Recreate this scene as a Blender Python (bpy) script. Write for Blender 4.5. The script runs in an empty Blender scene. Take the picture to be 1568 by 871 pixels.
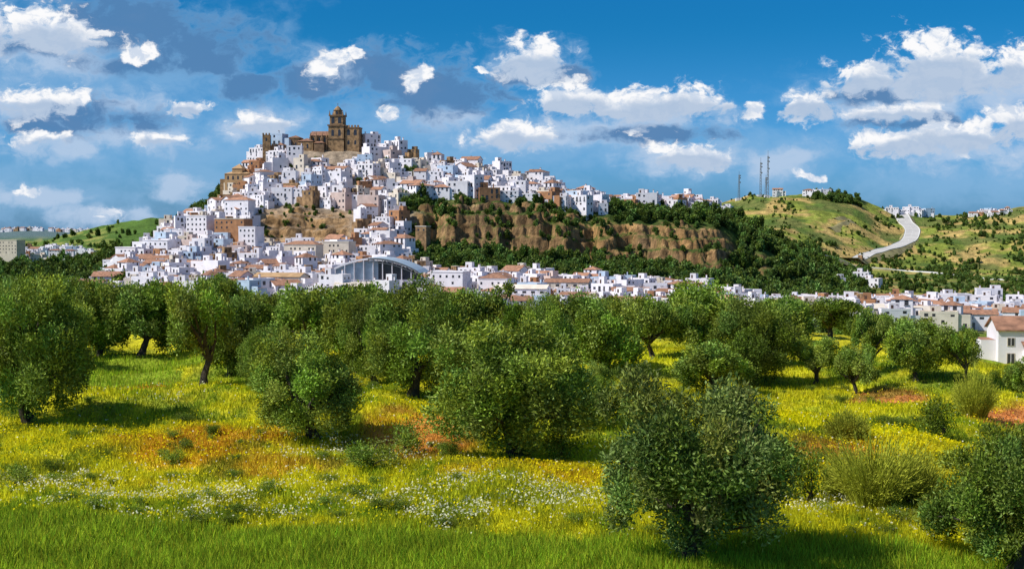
import bpy, math, random
import numpy as np
from mathutils import Vector
F=2154.0; HZ=350.0; UC=784.0
sc=bpy.context.scene
rng=np.random.default_rng(7); random.seed(7)
# ------------------------------------------------------------ noise
def h2(ix,iy,s):
    t=np.sin(ix*127.1+iy*311.7+s*74.7)*43758.5453
    return t-np.floor(t)
def vn(x,y,s=0):
    ix=np.floor(x);iy=np.floor(y);fx=x-ix;fy=y-iy
    fx=fx*fx*(3-2*fx);fy=fy*fy*(3-2*fy)
    a=h2(ix,iy,s);b=h2(ix+1,iy,s);c=h2(ix,iy+1,s);d=h2(ix+1,iy+1,s)
    return (a*(1-fx)+b*fx)*(1-fy)+(c*(1-fx)+d*fx)*fy
def fbm(x,y,s=0,o=4):
    r=0;a=.5;t=0
    for i in range(o):
        r=r+a*vn(x,y,s+i*3.1);t+=a;a*=.5;x=x*2.03+5.2;y=y*2.03+1.7
    return r/t
def sst(a,b,x):
    t=np.clip((x-a)/(b-a),0,1);return t*t*(3-2*t)
# ------------------------------------------------------------ terrain survey (bearing, distance)
LAY=[
(-300,'z',[(0,-11)]),
(110,'z',[(0,-11),(1400,-11),(1568,-12.2)]),
(160,'z',[(0,-12.3),(1300,-13),(1568,-15.5)]),
(215,'z',[(0,-15.5),(1300,-17.5),(1500,-21),(1568,-21)]),
(260,'z',[(0,-20),(1568,-25)]),
(420,'z',[(0,-30),(900,-33),(1568,-43)]),
(600,'v',[(0,462),(100,462),(600,462),(700,470),(900,478),(1000,482),(1100,486),(1200,490),(1300,492),(1400,494),(1568,502)]),
(700,'v',[(0,450),(100,450),(180,440),(250,438),(600,445),(700,457),(900,463),(1000,468),(1100,474),(1200,480),(1300,479),(1400,477),(1568,480)]),
(780,'v',[(0,440),(100,440),(180,415),(250,412),(300,410),(400,410),(600,420),(700,436),(800,440),(900,443),(1000,450),(1100,462),(1200,472),(1300,470),(1400,466),(1568,468)]),
(860,'v',[(0,430),(100,428),(180,400),(250,382),(300,375),(350,372),(400,373),(450,376),(530,370),(600,362),(650,380),(700,384),(800,388),(900,394),(1000,404),(1100,424),(1200,448),(1300,462),(1400,458),(1568,460)]),
(880,'v',[(0,426),(100,425),(180,396),(250,372),(300,352),(350,338),(400,328),(450,325),(530,330),(600,332),(650,322),(700,320),(800,326),(900,342),(1000,356),(1100,380),(1200,420),(1300,452),(1400,450),(1568,452)]),
(905,'v',[(0,424),(100,424),(180,395),(250,370),(300,348),(350,330),(400,318),(450,315),(530,318),(600,320),(650,306),(700,306),(800,309),(900,324),(1000,334),(1100,345),(1200,400),(1300,445),(1400,446),(1568,448)]),
(1000,'v',[(0,418),(100,418),(180,393),(250,364),(300,326),(350,290),(385,258),(410,236),(430,228),(450,224),(550,222),(600,232),(650,246),(700,254),(750,266),(800,280),(850,293),(900,314),(1000,320),(1100,322),(1150,345),(1200,378),(1300,435),(1400,436),(1568,438)]),
(1060,'v',[(0,414),(100,414),(180,400),(300,345),(400,275),(450,260),(550,258),(700,285),(900,335),(1000,345),(1100,345),(1150,365),(1200,388),(1300,428),(1400,428),(1568,430)]),
(1250,'v',[(0,403),(100,404),(180,400),(400,390),(900,400),(1000,400),(1100,378),(1200,362),(1300,398),(1400,408),(1568,416)]),
(1400,'v',[(0,397),(100,396),(180,385),(400,395),(900,385),(1000,372),(1080,345),(1120,328),(1200,322),(1260,326),(1310,340),(1350,362),(1380,368),(1420,362),(1568,350)]),
(1520,'v',[(0,392),(60,392),(180,380),(400,390),(900,375),(1000,352),(1060,332),(1090,316),(1120,304),(1150,299),(1200,297),(1250,298),(1310,304),(1340,314),(1370,325),(1400,328),(1450,329),(1500,331),(1530,326),(1568,318),(1700,312),(2400,320)]),
(1650,'v',[(0,388),(180,375),(400,385),(900,370),(1100,325),(1200,318),(1300,325),(1568,335),(2400,340)]),
(2100,'v',[(-800,380),(0,382),(60,374),(100,360),(150,350),(190,339),(225,333),(260,336),(300,346),(400,360),(1568,352),(2400,350)]),
(2500,'v',[(-800,376),(0,376),(100,370),(225,352),(300,358),(500,362),(1568,355)]),
(4500,'v',[(-800,356),(0,354),(30,352),(90,354),(140,357),(200,358),(500,356),(2400,355)]),
(7000,'v',[(-800,354),(2400,354)]),
(20000,'v',[(-800,351.5),(2400,351.5)]),
]
UT=np.linspace(-1500,3000,1501)
DK=np.array([l[0] for l in LAY],float)
ZT=[]
for d,k,p in LAY:
    uu=[q[0] for q in p];vv=[q[1] for q in p]
    r=np.interp(UT,uu,vv)
    ker=np.hanning(9);ker/=ker.sum()
    r2=np.convolve(np.pad(r,4,mode='edge'),ker,'valid')
    ZT.append(r2 if k=='z' else -(r2-HZ)*d/F)
ZT=np.array(ZT)
def uof(x,y): return UC+F*x/np.maximum(y,20)
def cliff(u,y):
    a=sst(840,862,y)*(1-sst(895,908,y))*sst(625,655,u)*(1-sst(1120,1220,u))
    b=sst(850,865,y)*(1-sst(885,900,y))*sst(395,410,u)*(1-sst(525,545,u))*.6
    return np.maximum(a,b)
def Hg(x,y):
    x=np.asarray(x,float);y=np.asarray(y,float)
    u=uof(x,y)
    zone=sst(820,850,y)*(1-sst(905,925,y))
    yb=y+((fbm(x/26,y/200+3,51,3)-.5)*34+(fbm(x/8,y/60+3,53,4)-.5)*22)*zone*np.maximum(sst(625,655,u),.35*sst(395,410,u)*(1-sst(525,545,u)))
    fi=np.clip((u-UT[0])/(UT[1]-UT[0]),0,len(UT)-1.001);i=fi.astype(int);fr=fi-i
    k=np.clip(np.searchsorted(DK,yb,side='right')-1,0,len(DK)-2)
    t=np.clip((yb-DK[k])/(DK[k+1]-DK[k]),0,1)
    z0=ZT[k,i]*(1-fr)+ZT[k,i+1]*fr; z1=ZT[k+1,i]*(1-fr)+ZT[k+1,i+1]*fr
    z=z0*(1-t)+z1*t
    z=z+((fbm(x/17,y/17,1,4)-.5)*3.6+(fbm(x/5,y/5,3,2)-.5)*.45)*sst(30,60,y)*(1-sst(200,300,y))
    z=z+(fbm(x/60,y/60,2,4)-.5)*5*sst(260,420,y)
    cl=cliff(u,y)
    z=z+cl*((fbm(x/9,y/9,5,4)-.5)*9+(fbm(x/3,y/3,6,3)-.5)*5)
    zt=z+9*(fbm(x/22,y/22,8,3)-.5);q=zt/8;fq=q-np.floor(q)
    tz_=(np.floor(q)+sst(.62,.95,fq)+.12*fq)*8-9*(fbm(x/22,y/22,8,3)-.5)
    bl=cl*.62
    z=z*(1-bl)+bl*tz_
    rh=sst(1150,1250,y)*(1-sst(2600,3200,y))
    z=z+rh*((fbm(x/70,y/70,9,4)-.5)*9+(fbm(x/16,y/16,10,3)-.5)*3)
    return z
def H1(x,y): return float(Hg(np.array([x]),np.array([y]))[0])
def onground(u,v,d0,d1):
    d=np.linspace(d0,d1,1500);x=(u-UC)/F*d
    vg=HZ-Hg(x,d)*F/d
    k=np.where(vg<=v)[0]
    dd=d[k[0]] if len(k) else d1
    return (u-UC)/F*dd,dd
# ------------------------------------------------------------ field colour
C=np.array
PATCH=[
(300,695,160,36,(.56,.28,.02),.9),(150,655,90,20,(.46,.42,.02),.7),
(640,675,80,30,(.58,.24,.04),1.0),(650,640,80,18,(.64,.54,.02),.9),(480,725,110,16,(.54,.30,.03),.8),
(1230,650,120,18,(.74,.66,.01),.95),(1340,720,140,38,(.70,.52,.015),.95),(1440,750,60,30,(.64,.50,.015),.8),
(1275,705,80,16,(.60,.27,.04),1.),(1360,603,65,11,(.60,.24,.06),1.),(1545,622,50,16,(.60,.22,.06),1.),
(1450,650,60,12,(.25,.32,.02),.7),(1010,560,60,12,(.64,.62,.02),.9),(1180,625,50,10,(.36,.42,.03),.6),
(850,735,100,18,(.62,.40,.02),.85),(700,740,80,20,(.56,.38,.03),.7),(1230,780,60,20,(.54,.52,.03),.5),
(90,720,110,22,(.52,.47,.02),.7),(60,770,200,14,(.48,.50,.03),.5),(1430,690,90,14,(.70,.64,.01),.9),
(730,790,150,30,(.14,.22,.02),.5),(1500,700,70,18,(.50,.42,.03),.6)]
def field(x,y):
    u=uof(x,y);v=HZ+11*F/np.maximum(y,25)
    n1=fbm(x/3.1,y/4.5,11,5);n2=fbm(x/2.3,y/3.7,12,5);n3=fbm(x/1.2,y/1.6,13,3);n4=fbm(x/7,y/9,14,3)
    uw=u+230*(n1-.5);vw=v+85*(n2-.5)*np.clip((v-480)/250,.2,1.2)
    g=C([.22,.29,.018]);yl=C([.58,.52,.02])
    k=sst(.30,.54,n4*.55+n3*.45)[...,None]
    c=g*(1-k)+yl*k
    for (a,b,ra,rb,col,s) in PATCH:
        q=.35 if s==1. else 1.
        m=s*sst(1.4,.4 if s<1 else .8,np.hypot((u+(uw-u)*q-a)/ra,(v+(vw-v)*q-b)/rb))
        if s<1: m=m*sst(.25,.5,n3+.12)
        m=m[...,None]
        c=c*(1-m)+C(col)*m
    dk=(sst(.54,.67,fbm(x/2.2,y/2.8,16,4))*.55)[...,None];c=c*(1-dk)+C([.13,.18,.02])*dk
    edge=np.where(u<1000,797+u*.055,853)
    crop=sst(-8,8,v-edge+18*(n1-.5))
    crop2=sst(95,112,uw)*(1-sst(290,305,uw))*sst(533,537,v)*(1-sst(582,588,v+10*(n2-.5)))
    cr=np.maximum(crop,crop2)
    cc=C([.22,.29,.018])*(.7+.6*n3[...,None])
    c=c*(1-cr[...,None])+cc*cr[...,None]
    so=sst(1.25,.85,np.hypot((u+50*(n1-.5)-225)/95,(v+14*(n2-.5)-601)/13))[...,None];c=c*(1-so)+C([.56,.15,.035])*so
    def E(a,b,ra,rb): return sst(1.2,.4,np.hypot((uw-a)/ra,(vw-b)/rb))
    da=np.maximum.reduce([E(250,770,330,30),E(80,755,180,26),E(620,795,260,28)*.9,E(800,800,150,35),E(1320,815,130,28),E(1120,800,80,30),
        E(1250,795,90,22),E(560,690,90,20)*.8,E(220,622,110,6)*.9,E(480,700,120,16)*.7,E(1260,660,70,10)*.3,E(740,770,130,20)*.8,E(400,740,200,20)*.4])
    da=da*sst(.42,.66,n3)*(1-cr)*(1-so[...,0])
    ye=np.maximum.reduce([E(1240,655,130,22),E(1400,700,150,28),E(1340,740,120,35),E(660,640,90,20)*.7,E(800,745,150,20)*.6,E(1010,560,80,12),E(200,690,250,40)*.45])*(1-cr)*(1-so[...,0])
    return c,cr,da,ye
# ------------------------------------------------------------ mesh helpers
def put(me,mats,par=None,name=None,loc=(0,0,0),rot=0,scale=(1,1,1)):
    o=bpy.data.objects.new(name or me.name,me);sc.collection.objects.link(o)
    o.location=loc;o.rotation_euler=(0,0,rot);o.scale=scale
    if par: o.parent=par
    return o
def mesh_np(name,V,Fc,mats,midx=None,col=None,smooth=False):
    V=np.asarray(V,np.float32);Fc=np.asarray(Fc,np.int32);k=Fc.shape[1];n=len(Fc)
    me=bpy.data.meshes.new(name)
    me.vertices.add(len(V));me.vertices.foreach_set('co',V.ravel())
    me.loops.add(n*k);me.loops.foreach_set('vertex_index',Fc.ravel())
    me.polygons.add(n);me.polygons.foreach_set('loop_start',np.arange(n,dtype=np.int32)*k)
    for m in mats: me.materials.append(m)
    if midx is not None: me.polygons.foreach_set('material_index',np.asarray(midx,np.int32))
    me.polygons.foreach_set('use_smooth',np.full(n,smooth))
    if col is not None:
        a=me.color_attributes.new(name='Col',type='FLOAT_COLOR',domain='POINT')
        rgba=np.ones((len(V),4),np.float32);rgba[:,:3]=col
        a.data.foreach_set('color',rgba.ravel())
    me.update(calc_edges=True)
    return me
class MB:
    def __init__(s): s.v=[];s.f=[];s.m=[]
    def quad(s,p,m):
        n=len(s.v);s.v+=p;s.f.append(list(range(n,n+len(p))));s.m.append(m)
    def box(s,x0,x1,y0,y1,z0,z1,m,rot=0,top=None):
        n=len(s.v);P=[(x0,y0,z0),(x1,y0,z0),(x1,y1,z0),(x0,y1,z0),(x0,y0,z1),(x1,y0,z1),(x1,y1,z1),(x0,y1,z1)]
        s.v+=P
        for k,f in enumerate([(0,3,2,1),(4,5,6,7),(0,1,5,4),(1,2,6,5),(2,3,7,6),(3,0,4,7)]):
            s.f.append([n+i for i in f]);s.m.append(top if (k==1 and top is not None) else m)
    def frus(s,cx,cy,r0,r1,z0,z1,m,n=8,ph=0):
        b=len(s.v)
        for r,z in((r0,z0),(r1,z1)):
            for i in range(n):
                a=ph+2*math.pi*i/n;s.v.append((cx+r*math.cos(a),cy+r*math.sin(a),z))
        for i in range(n):
            j=(i+1)%n;s.f.append([b+i,b+j,b+n+j,b+n+i]);s.m.append(m)
        s.f.append([b+n+i for i in range(n)]);s.m.append(m)
    def gable(s,x0,x1,y0,y1,z,h,m,wm,ov=.35,t=.18):
        ym=(y0+y1)/2
        s.quad([(x0,y0,z),(x0,ym,z+h),(x0,y1,z)],wm);s.quad([(x1,y0,z),(x1,y1,z),(x1,ym,z+h)],wm)
        k=h/(ym-y0);a,b=x0-ov,x1+ov
        for sg in(-1,1):
            ye=(y0-ov) if sg<0 else (y1+ov);ze=z-ov*k
            s.quad([(a,ye,ze+t),(b,ye,ze+t),(b,ym,z+h+t),(a,ym,z+h+t)],m)
            s.quad([(a,ye,ze),(b,ye,ze),(b,ye,ze+t),(a,ye,ze+t)],m)
            s.quad([(a,ye,ze),(a,ym,z+h),(a,ym,z+h+t),(a,ye,ze+t)],m)
            s.quad([(b,ye,ze),(b,ym,z+h),(b,ym,z+h+t),(b,ye,ze+t)],m)
            s.quad([(a,ye,ze),(b,ye,ze),(b,ym,z+h),(a,ym,z+h)],m)
    def hip(s,x0,x1,y0,y1,z,h,m,ov=.4):
        x0-=ov;x1+=ov;y0-=ov;y1+=ov;ym=(y0+y1)/2;e=min((y1-y0)/2,(x1-x0)/2-.01)
        a=(x0+e,ym,z+h);b=(x1-e,ym,z+h)
        s.quad([(x0,y0,z),(x1,y0,z),b,a],m);s.quad([(x1,y1,z),(x0,y1,z),a,b],m)
        s.quad([(x0,y1,z),(x0,y0,z),a],m);s.quad([(x1,y0,z),(x1,y1,z),b],m);s.quad([(x0,y0,z),(x0,y1,z),(x1,y1,z),(x1,y0,z)],m)
    def mesh(s,name,mats):
        me=bpy.data.meshes.new(name);me.from_pydata(s.v,[],s.f)
        for m in mats: me.materials.append(m)
        me.polygons.foreach_set('material_index',s.m);me.update();return me
# ------------------------------------------------------------ materials
def nt(name):
    m=bpy.data.materials.new(name);m.use_nodes=True;t=m.node_tree
    return m,t,t.nodes['Principled BSDF'],t.nodes['Material Output']
def N(t,ty,**k):
    n=t.nodes.new(ty)
    for a,b in k.items(): setattr(n,a,b)
    return n
def mat(name,col,rough=.85,var=.25,scale=.6,rnd=0.0,bump=0.0,metal=0):
    m,t,b,o=nt(name);L=t.links.new
    b.inputs['Roughness'].default_value=rough;b.inputs['Metallic'].default_value=metal
    tc=N(t,'ShaderNodeTexCoord');n=N(t,'ShaderNodeTexNoise');n.inputs['Scale'].default_value=scale;n.inputs['Detail'].default_value=5
    L(tc.outputs['Object'],n.inputs['Vector'])
    mr=N(t,'ShaderNodeMapRange');mr.inputs[1].default_value=.3;mr.inputs[2].default_value=.7;mr.inputs[3].default_value=1-var;mr.inputs[4].default_value=1+var*.35
    L(n.outputs['Fac'],mr.inputs[0]);last=mr.outputs[0]
    if rnd:
        oi=N(t,'ShaderNodeObjectInfo');r=N(t,'ShaderNodeMapRange');r.inputs[3].default_value=1-rnd;r.inputs[4].default_value=1+rnd*.3
        L(oi.outputs['Random'],r.inputs[0]);q=N(t,'ShaderNodeMath',operation='MULTIPLY');L(last,q.inputs[0]);L(r.outputs[0],q.inputs[1]);last=q.outputs[0]
    v=N(t,'ShaderNodeVectorMath',operation='SCALE');v.inputs[0].default_value=col;L(last,v.inputs['Scale']);L(v.outputs[0],b.inputs['Base Color'])
    if bump:
        bp=N(t,'ShaderNodeBump');bp.inputs['Distance'].default_value=bump;L(n.outputs['Fac'],bp.inputs['Height']);L(bp.outputs[0],b.inputs['Normal'])
    return m
M_white=mat('whitewash',(.88,.84,.87),.9,.14,.25,.13)
M_cream=mat('cream_plaster',(.76,.66,.54),.9,.2,.3,.25)
M_pink=mat('pink_plaster',(.70,.54,.48),.9,.2,.3,.15)
M_ochre=mat('ochre_plaster',(.56,.35,.17),.9,.3,.3,.25)
M_brick=mat('brick_orange',(.50,.24,.11),.9,.3,.5,.2)
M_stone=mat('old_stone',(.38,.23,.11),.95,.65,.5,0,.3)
M_stone2=mat('dark_stone',(.25,.15,.08),.95,.5,.5,0,.3)  # darker stone tone for cornices, buttresses and some blocks
M_paleb=mat('pale_blue_plaster',(.52,.64,.78),.9,.2,.3,.15)
M_tile=mat('terracotta_tiles',(.44,.22,.13),.9,.5,.8,.35)
M_flat=mat('roof_terrace',(.46,.35,.29),.9,.35,.5,.4)
M_glass=mat('window_dark',(.045,.045,.055),.25,.3,1)
M_door=mat('wood_door',(.10,.05,.03),.6,.3,1)
M_metal=mat('grey_metal',(.16,.17,.18),.5,.2,1)
M_blue=mat('pale_blue_metal_roof',(.42,.52,.60),.4,.2,.4)
M_road=mat('concrete_road',(.50,.48,.45),.9,.15,.1)
M_paint=mat('road_paint',(.8,.8,.78),.8,.1,1)
M_bark=mat('olive_bark',(.065,.05,.035),.95,.6,3,0,.1)
def colmat(name,kind):
    m,t,b,o=nt(name);L=t.links.new
    at=N(t,'ShaderNodeAttribute');at.attribute_name='Col'
    if kind=='leaf':
        t.nodes.remove(b);b=N(t,'ShaderNodeBsdfDiffuse')
        oi=N(t,'ShaderNodeObjectInfo');r=N(t,'ShaderNodeMapRange');r.inputs[3].default_value=.7;r.inputs[4].default_value=1.3
        L(oi.outputs['Random'],r.inputs[0]);v=N(t,'ShaderNodeVectorMath',operation='SCALE');L(at.outputs['Color'],v.inputs[0]);L(r.outputs[0],v.inputs['Scale'])
        L(v.outputs[0],b.inputs['Color'])
        tr=N(t,'ShaderNodeBsdfTranslucent');mx=N(t,'ShaderNodeMixShader');mx.inputs[0].default_value=.2
        L(v.outputs[0],tr.inputs['Color']);L(b.outputs[0],mx.inputs[1]);L(tr.outputs[0],mx.inputs[2]);L(mx.outputs[0],o.inputs['Surface'])
    elif kind=='grass':
        t.nodes.remove(b);b=N(t,'ShaderNodeBsdfDiffuse')
        L(at.outputs['Color'],b.inputs['Color'])
        tr=N(t,'ShaderNodeBsdfTranslucent');mx=N(t,'ShaderNodeMixShader');mx.inputs[0].default_value=.4
        L(at.outputs['Color'],tr.inputs['Color']);L(b.outputs[0],mx.inputs[1]);L(tr.outputs[0],mx.inputs[2]);L(mx.outputs[0],o.inputs['Surface'])
    else:
        tc=N(t,'ShaderNodeTexCoord');last=at.outputs['Color']
        for s,lo,hi in((2.2,.6,1.3),(.22,.55,1.38)):
            n=N(t,'ShaderNodeTexNoise');n.inputs['Scale'].default_value=s;n.inputs['Detail'].default_value=6;n.inputs['Roughness'].default_value=.68
            L(tc.outputs['Object'],n.inputs['Vector'])
            r=N(t,'ShaderNodeMapRange');r.inputs[1].default_value=.32;r.inputs[2].default_value=.68;r.inputs[3].default_value=lo;r.inputs[4].default_value=hi
            L(n.outputs['Fac'],r.inputs[0]);v=N(t,'ShaderNodeVectorMath',operation='SCALE');L(last,v.inputs[0]);L(r.outputs[0],v.inputs['Scale']);last=v.outputs[0]
            if s==.22:
                bp=N(t,'ShaderNodeBump');bp.inputs['Distance'].default_value=2.2;bp.inputs['Strength'].default_value=.9
                L(n.outputs['Fac'],bp.inputs['Height']);L(bp.outputs[0],b.inputs['Normal'])
        L(last,b.inputs['Base Color']);b.inputs['Roughness'].default_value=.95;b.inputs['Specular IOR Level'].default_value=.1
    return m
M_leaf=colmat('olive_foliage','leaf');M_grass=colmat('grass_blades','grass');M_ter=colmat('terrain_soil','ter')
# ------------------------------------------------------------ terrain sheet
ys=np.concatenate([np.arange(-300,30,15.),np.arange(30,165,.6),np.arange(165,600,6.),np.arange(600,835,2.6),np.arange(835,915,1.0),np.arange(915,1110,2.6),np.arange(1110,1700,4.),np.arange(1700,2600,20.),np.geomspace(2600,20000,40)])
us=np.concatenate([np.linspace(-12000,-1000,24),np.linspace(-950,-120,45),np.arange(-110,1690,2.6),np.linspace(1700,2600,50),np.linspace(2700,14000,24)])
YY,UU=np.meshgrid(ys,us,indexing='ij')
XX=(UU-UC)/F*np.maximum(YY,20)
Z=Hg(XX,YY)
nr,nc=YY.shape
V=np.stack([XX,YY,Z],-1).reshape(-1,3)
ii=np.arange(nr*nc).reshape(nr,nc)
Fc=np.stack([ii[:-1,:-1],ii[:-1,1:],ii[1:,1:],ii[1:,:-1]],-1).reshape(-1,4)
col,_,_,_=field(XX,YY)
def lay(c,m,k): m=m[...,None];return c*(1-m)+k*m
UW=UU+60*(fbm(XX/30,YY/30,21)-.5);nb=fbm(XX/22,YY/22,22,5);nf=fbm(XX/6,YY/6,23,4)
gy=np.gradient(Z,axis=0)/np.gradient(YY,axis=0)
col=lay(col,sst(170,260,YY),C([.18,.24,.03]))
col=lay(col,sst(560,600,YY),C([.36,.28,.20])*(.6+.8*nf[...,None]))
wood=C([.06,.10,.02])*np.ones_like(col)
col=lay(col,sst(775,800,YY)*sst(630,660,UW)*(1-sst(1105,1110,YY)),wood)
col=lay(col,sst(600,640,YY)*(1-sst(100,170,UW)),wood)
strata=vn(Z/1.0+nb*5,XX/25,31)
rk=(C([.56,.30,.10])*(1-nb[...,None])+C([.38,.26,.15])*nb[...,None])*(.32+.8*strata[...,None])*(.3+1.05*nf[...,None])
rk=rk*np.where(UU<560,1.2,1)[...,None]
col=lay(col,np.clip(cliff(UU,YY)*1.6,0,1)*np.clip(sst(.35,1.0,gy)+.25*(nb-.3)+.4*(UU<560),0,1),rk)
col=lay(col,sst(960,1000,YY)*(1-sst(330,360,UW))*sst(200,240,UW),C([.07,.11,.03]))
hk=sst(.42,.58,nb)[...,None]
hill=C([.24,.28,.045])*(1-hk)+C([.50,.35,.12])*hk
hill=hill*(.45+1.1*nf[...,None]);hill=lay(hill,sst(.50,.62,fbm(XX/35,YY/35,41,5))*.8,C([.08,.14,.03]))
col=lay(col,sst(1040,1090,YY),hill)
col=lay(col,sst(700,740,YY)*sst(1300,1380,UW)*(1-sst(1085,1090,YY)),hill*.9)
col=lay(col,sst(1040,1090,YY)*(1-sst(250,330,UU)),C([.10,.18,.03])*(.5+1.0*nb[...,None]))
col=lay(col,sst(1100,1200,YY)*(1-sst(140,200,UU))*sst(.5,.6,nb)*.8,C([.34,.32,.08]))
col=lay(col,sst(2500,3500,YY),C([.12,.18,.18]))  # blue-green distance haze put into the colour of the far plain
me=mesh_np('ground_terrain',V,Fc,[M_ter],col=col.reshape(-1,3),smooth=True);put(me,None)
# ------------------------------------------------------------ foliage generators
def leaves(P,D,L,W,r):
    n=len(P);D=D/np.linalg.norm(D,axis=1,keepdims=True)
    S=np.cross(D,r.normal(size=(n,3)));S/=np.linalg.norm(S,axis=1,keepdims=True)+1e-9
    L=np.broadcast_to(L,(n,))[:,None];W=np.broadcast_to(W,(n,))[:,None]
    V=np.stack([P-D*L/2,P+S*W/2,P+D*L/2,P-S*W/2],1).reshape(-1,3)
    return V,np.arange(n*4).reshape(n,4)
def tube(pts,rad,k=8):
    pts=np.array(pts,float);V=[];n=len(pts)
    for i in range(n):
        t=pts[min(i+1,n-1)]-pts[max(i-1,0)];t/=np.linalg.norm(t)+1e-9
        a=np.cross(t,[0.3,1,0.1]);a/=np.linalg.norm(a);b=np.cross(t,a)
        for j in range(k):
            q=2*math.pi*j/k;rr=rad[i]*(1+.18*math.sin(j*2.3+i))
            V.append(pts[i]+rr*(math.cos(q)*a+math.sin(q)*b))
    Fq=[[i*k+j,i*k+(j+1)%k,(i+1)*k+(j+1)%k,(i+1)*k+j] for i in range(n-1) for j in range(k)]
    return np.array(V),np.array(Fq)
def tree(name,seed,H=6.,W=6.4,npuff=78,per=1150,L=.175,Wl=.062,base=(.165,.24,.034),low=.05,pr=(.34,.82),limbs=9,trunk=.26,lean=.5,sil=.12,lobe=.38):
    r=np.random.default_rng(seed)
    lob=r.normal(size=(7,3));lob[:,2]=np.abs(lob[:,2])*.7;lob/=np.linalg.norm(lob,axis=1,keepdims=True);la=r.uniform(-lobe,lobe,7)
    cz=H*(1+low)/2;rz=H*(1-low)/2
    VV=[];FF=[];CC=[];MM=[];off=0;cs=[]
    for i in range(npuff):
        d=r.normal(size=3);d/=np.linalg.norm(d)
        s=1+sum(la[k]*max(0,d@lob[k])**3 for k in range(7))
        sq=(np.hypot(d[0],d[1])**3+abs(d[2])**3)**(-1/3)*.94;d=d*sq
        R=r.uniform(*pr)
        f=r.uniform(.7,1.06)*s if i>npuff*.2 else r.uniform(.1,.6)
        c=np.array([d[0]*(W/2-R*.7)*f,d[1]*(W/2-R*.7)*f,max(R*.5,cz+d[2]*(rz-R*.6)*f)]);cs.append((c,R))
        n=int(per*(R/.8)**2)
        e=r.normal(size=(n,3));e/=np.linalg.norm(e,axis=1,keepdims=True)
        rr=R*(.35+.8*r.random(n)**.7)[:,None]*(1+.28*np.sin(e[:,:1]*6+i)*np.cos(e[:,1:2]*7+i))
        P=c+e*rr*C([.95,.95,1.15]);P[:,2]=np.maximum(P[:,2],.08)
        D=e*.7+r.normal(size=(n,3))*.6+C([0,0,.4])
        v,f4=leaves(P,D,L*r.uniform(.7,1.3,n),Wl*r.uniform(.7,1.3,n),r)
        pc=C(base)*r.uniform(.72,1.28)*C([r.uniform(.85,1.25),1,r.uniform(.7,1.3)])
        lc=pc*r.uniform(.5,1.6,n)[:,None];sl=(r.random(n)<sil)[:,None];lc=np.where(sl,lc*1.2+C([.10,.12,.06]),lc)
        VV.append(v);FF.append(f4+off);off+=len(v);CC.append(np.repeat(lc,4,0));MM.append(np.zeros(n))
    stems=[]
    fk=C([r.uniform(-lean,lean),r.uniform(-lean,lean),H*.25])
    mid=fk*.5+C([r.uniform(-.2,.2),r.uniform(-.2,.2),0])
    stems.append(([C([0,0,-.4]),C([0,0,.05]),mid*C([1,1,.8]),fk],[trunk*1.9,trunk*1.35,trunk*.95,trunk*.85]))
    for k in range(limbs):
        c,R=cs[-(k+1)]
        m1=fk*.6+c*.4+r.normal(size=3)*.2;m2=fk*.25+c*.75+r.normal(size=3)*.15
        stems.append(([fk-C([0,0,.15]),m1,m2,c],[trunk*.6,trunk*.38,trunk*.22,.02]))
    for p,rd in stems:
        v,f=tube(p,rd);VV.append(v);FF.append(f+off);off+=len(v);CC.append(np.full((len(v),3),.05));MM.append(np.ones(len(f)))
    return mesh_np(name,np.concatenate(VV),np.concatenate(FF),[M_leaf,M_bark],np.concatenate(MM),np.concatenate(CC))
OL=[tree('olive_tree',100+i) for i in range(6)]
OLM=tree('olive_tree_main',137,low=.10,trunk=.2,npuff=92,per=1250,base=(.17,.23,.05),sil=.18,lobe=.32,limbs=14)
OLB=[tree('olive_tree_far',200+i,npuff=46,per=430,L=.28,Wl=.12,pr=(.45,.95),low=.06 if i<3 else .2) for i in range(6)]
OLT=[tree('olive_tree_open',300+i,low=.30,npuff=40,per=560,L=.25,Wl=.095,lean=.9,trunk=.24,pr=(.4,.85)) for i in range(2)]
BU=[tree('bush',400+i,H=2.,W=2.6,npuff=14,per=500,L=.15,Wl=.05,pr=(.25,.6),low=.02,limbs=4,trunk=.06,lean=.1,base=(.15,.22,.025)) for i in range(3)]
FT=[tree('distant_tree',500+i,H=7,W=6.5,npuff=11,per=30,L=1.15,Wl=.65,pr=(1.,1.9),low=.02,limbs=3,base=C((.07,.115,.022))*(1+.3*(i%3))) for i in range(6)]
# ------------------------------------------------------------ grove
TR=[(45,652,232,205,'a'),(310,592,175,135,'t'),(405,605,105,95,'a'),(480,672,165,195,'a'),(630,607,172,185,'a'),(545,570,130,125,'b'),
(790,703,215,270,'a'),(905,655,95,80,'a'),(930,572,112,120,'b'),(1000,548,92,85,'b'),(1050,866,285,330,'m'),(1155,592,135,140,'a'),(1095,602,82,125,'b'),
(1250,588,78,92,'t'),(1335,575,105,75,'t'),(1312,603,74,72,'b'),(1405,583,84,95,'b'),(1478,586,88,68,'t'),(1556,885,235,250,'a'),(1566,604,60,60,'b'),
(150,545,118,105,'b'),(215,545,112,120,'b'),(100,548,110,90,'b'),(20,560,130,120,'b'),(700,565,122,130,'b'),(270,540,105,95,'b'),(390,548,95,90,'b'),(470,555,115,120,'b'),
(1190,555,95,110,'b'),(1070,545,80,90,'b'),(860,562,118,115,'b'),(760,560,125,110,'b'),(350,575,120,90,'b'),(575,590,140,120,'a'),(840,600,140,110,'a')]
pos=[]
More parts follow.
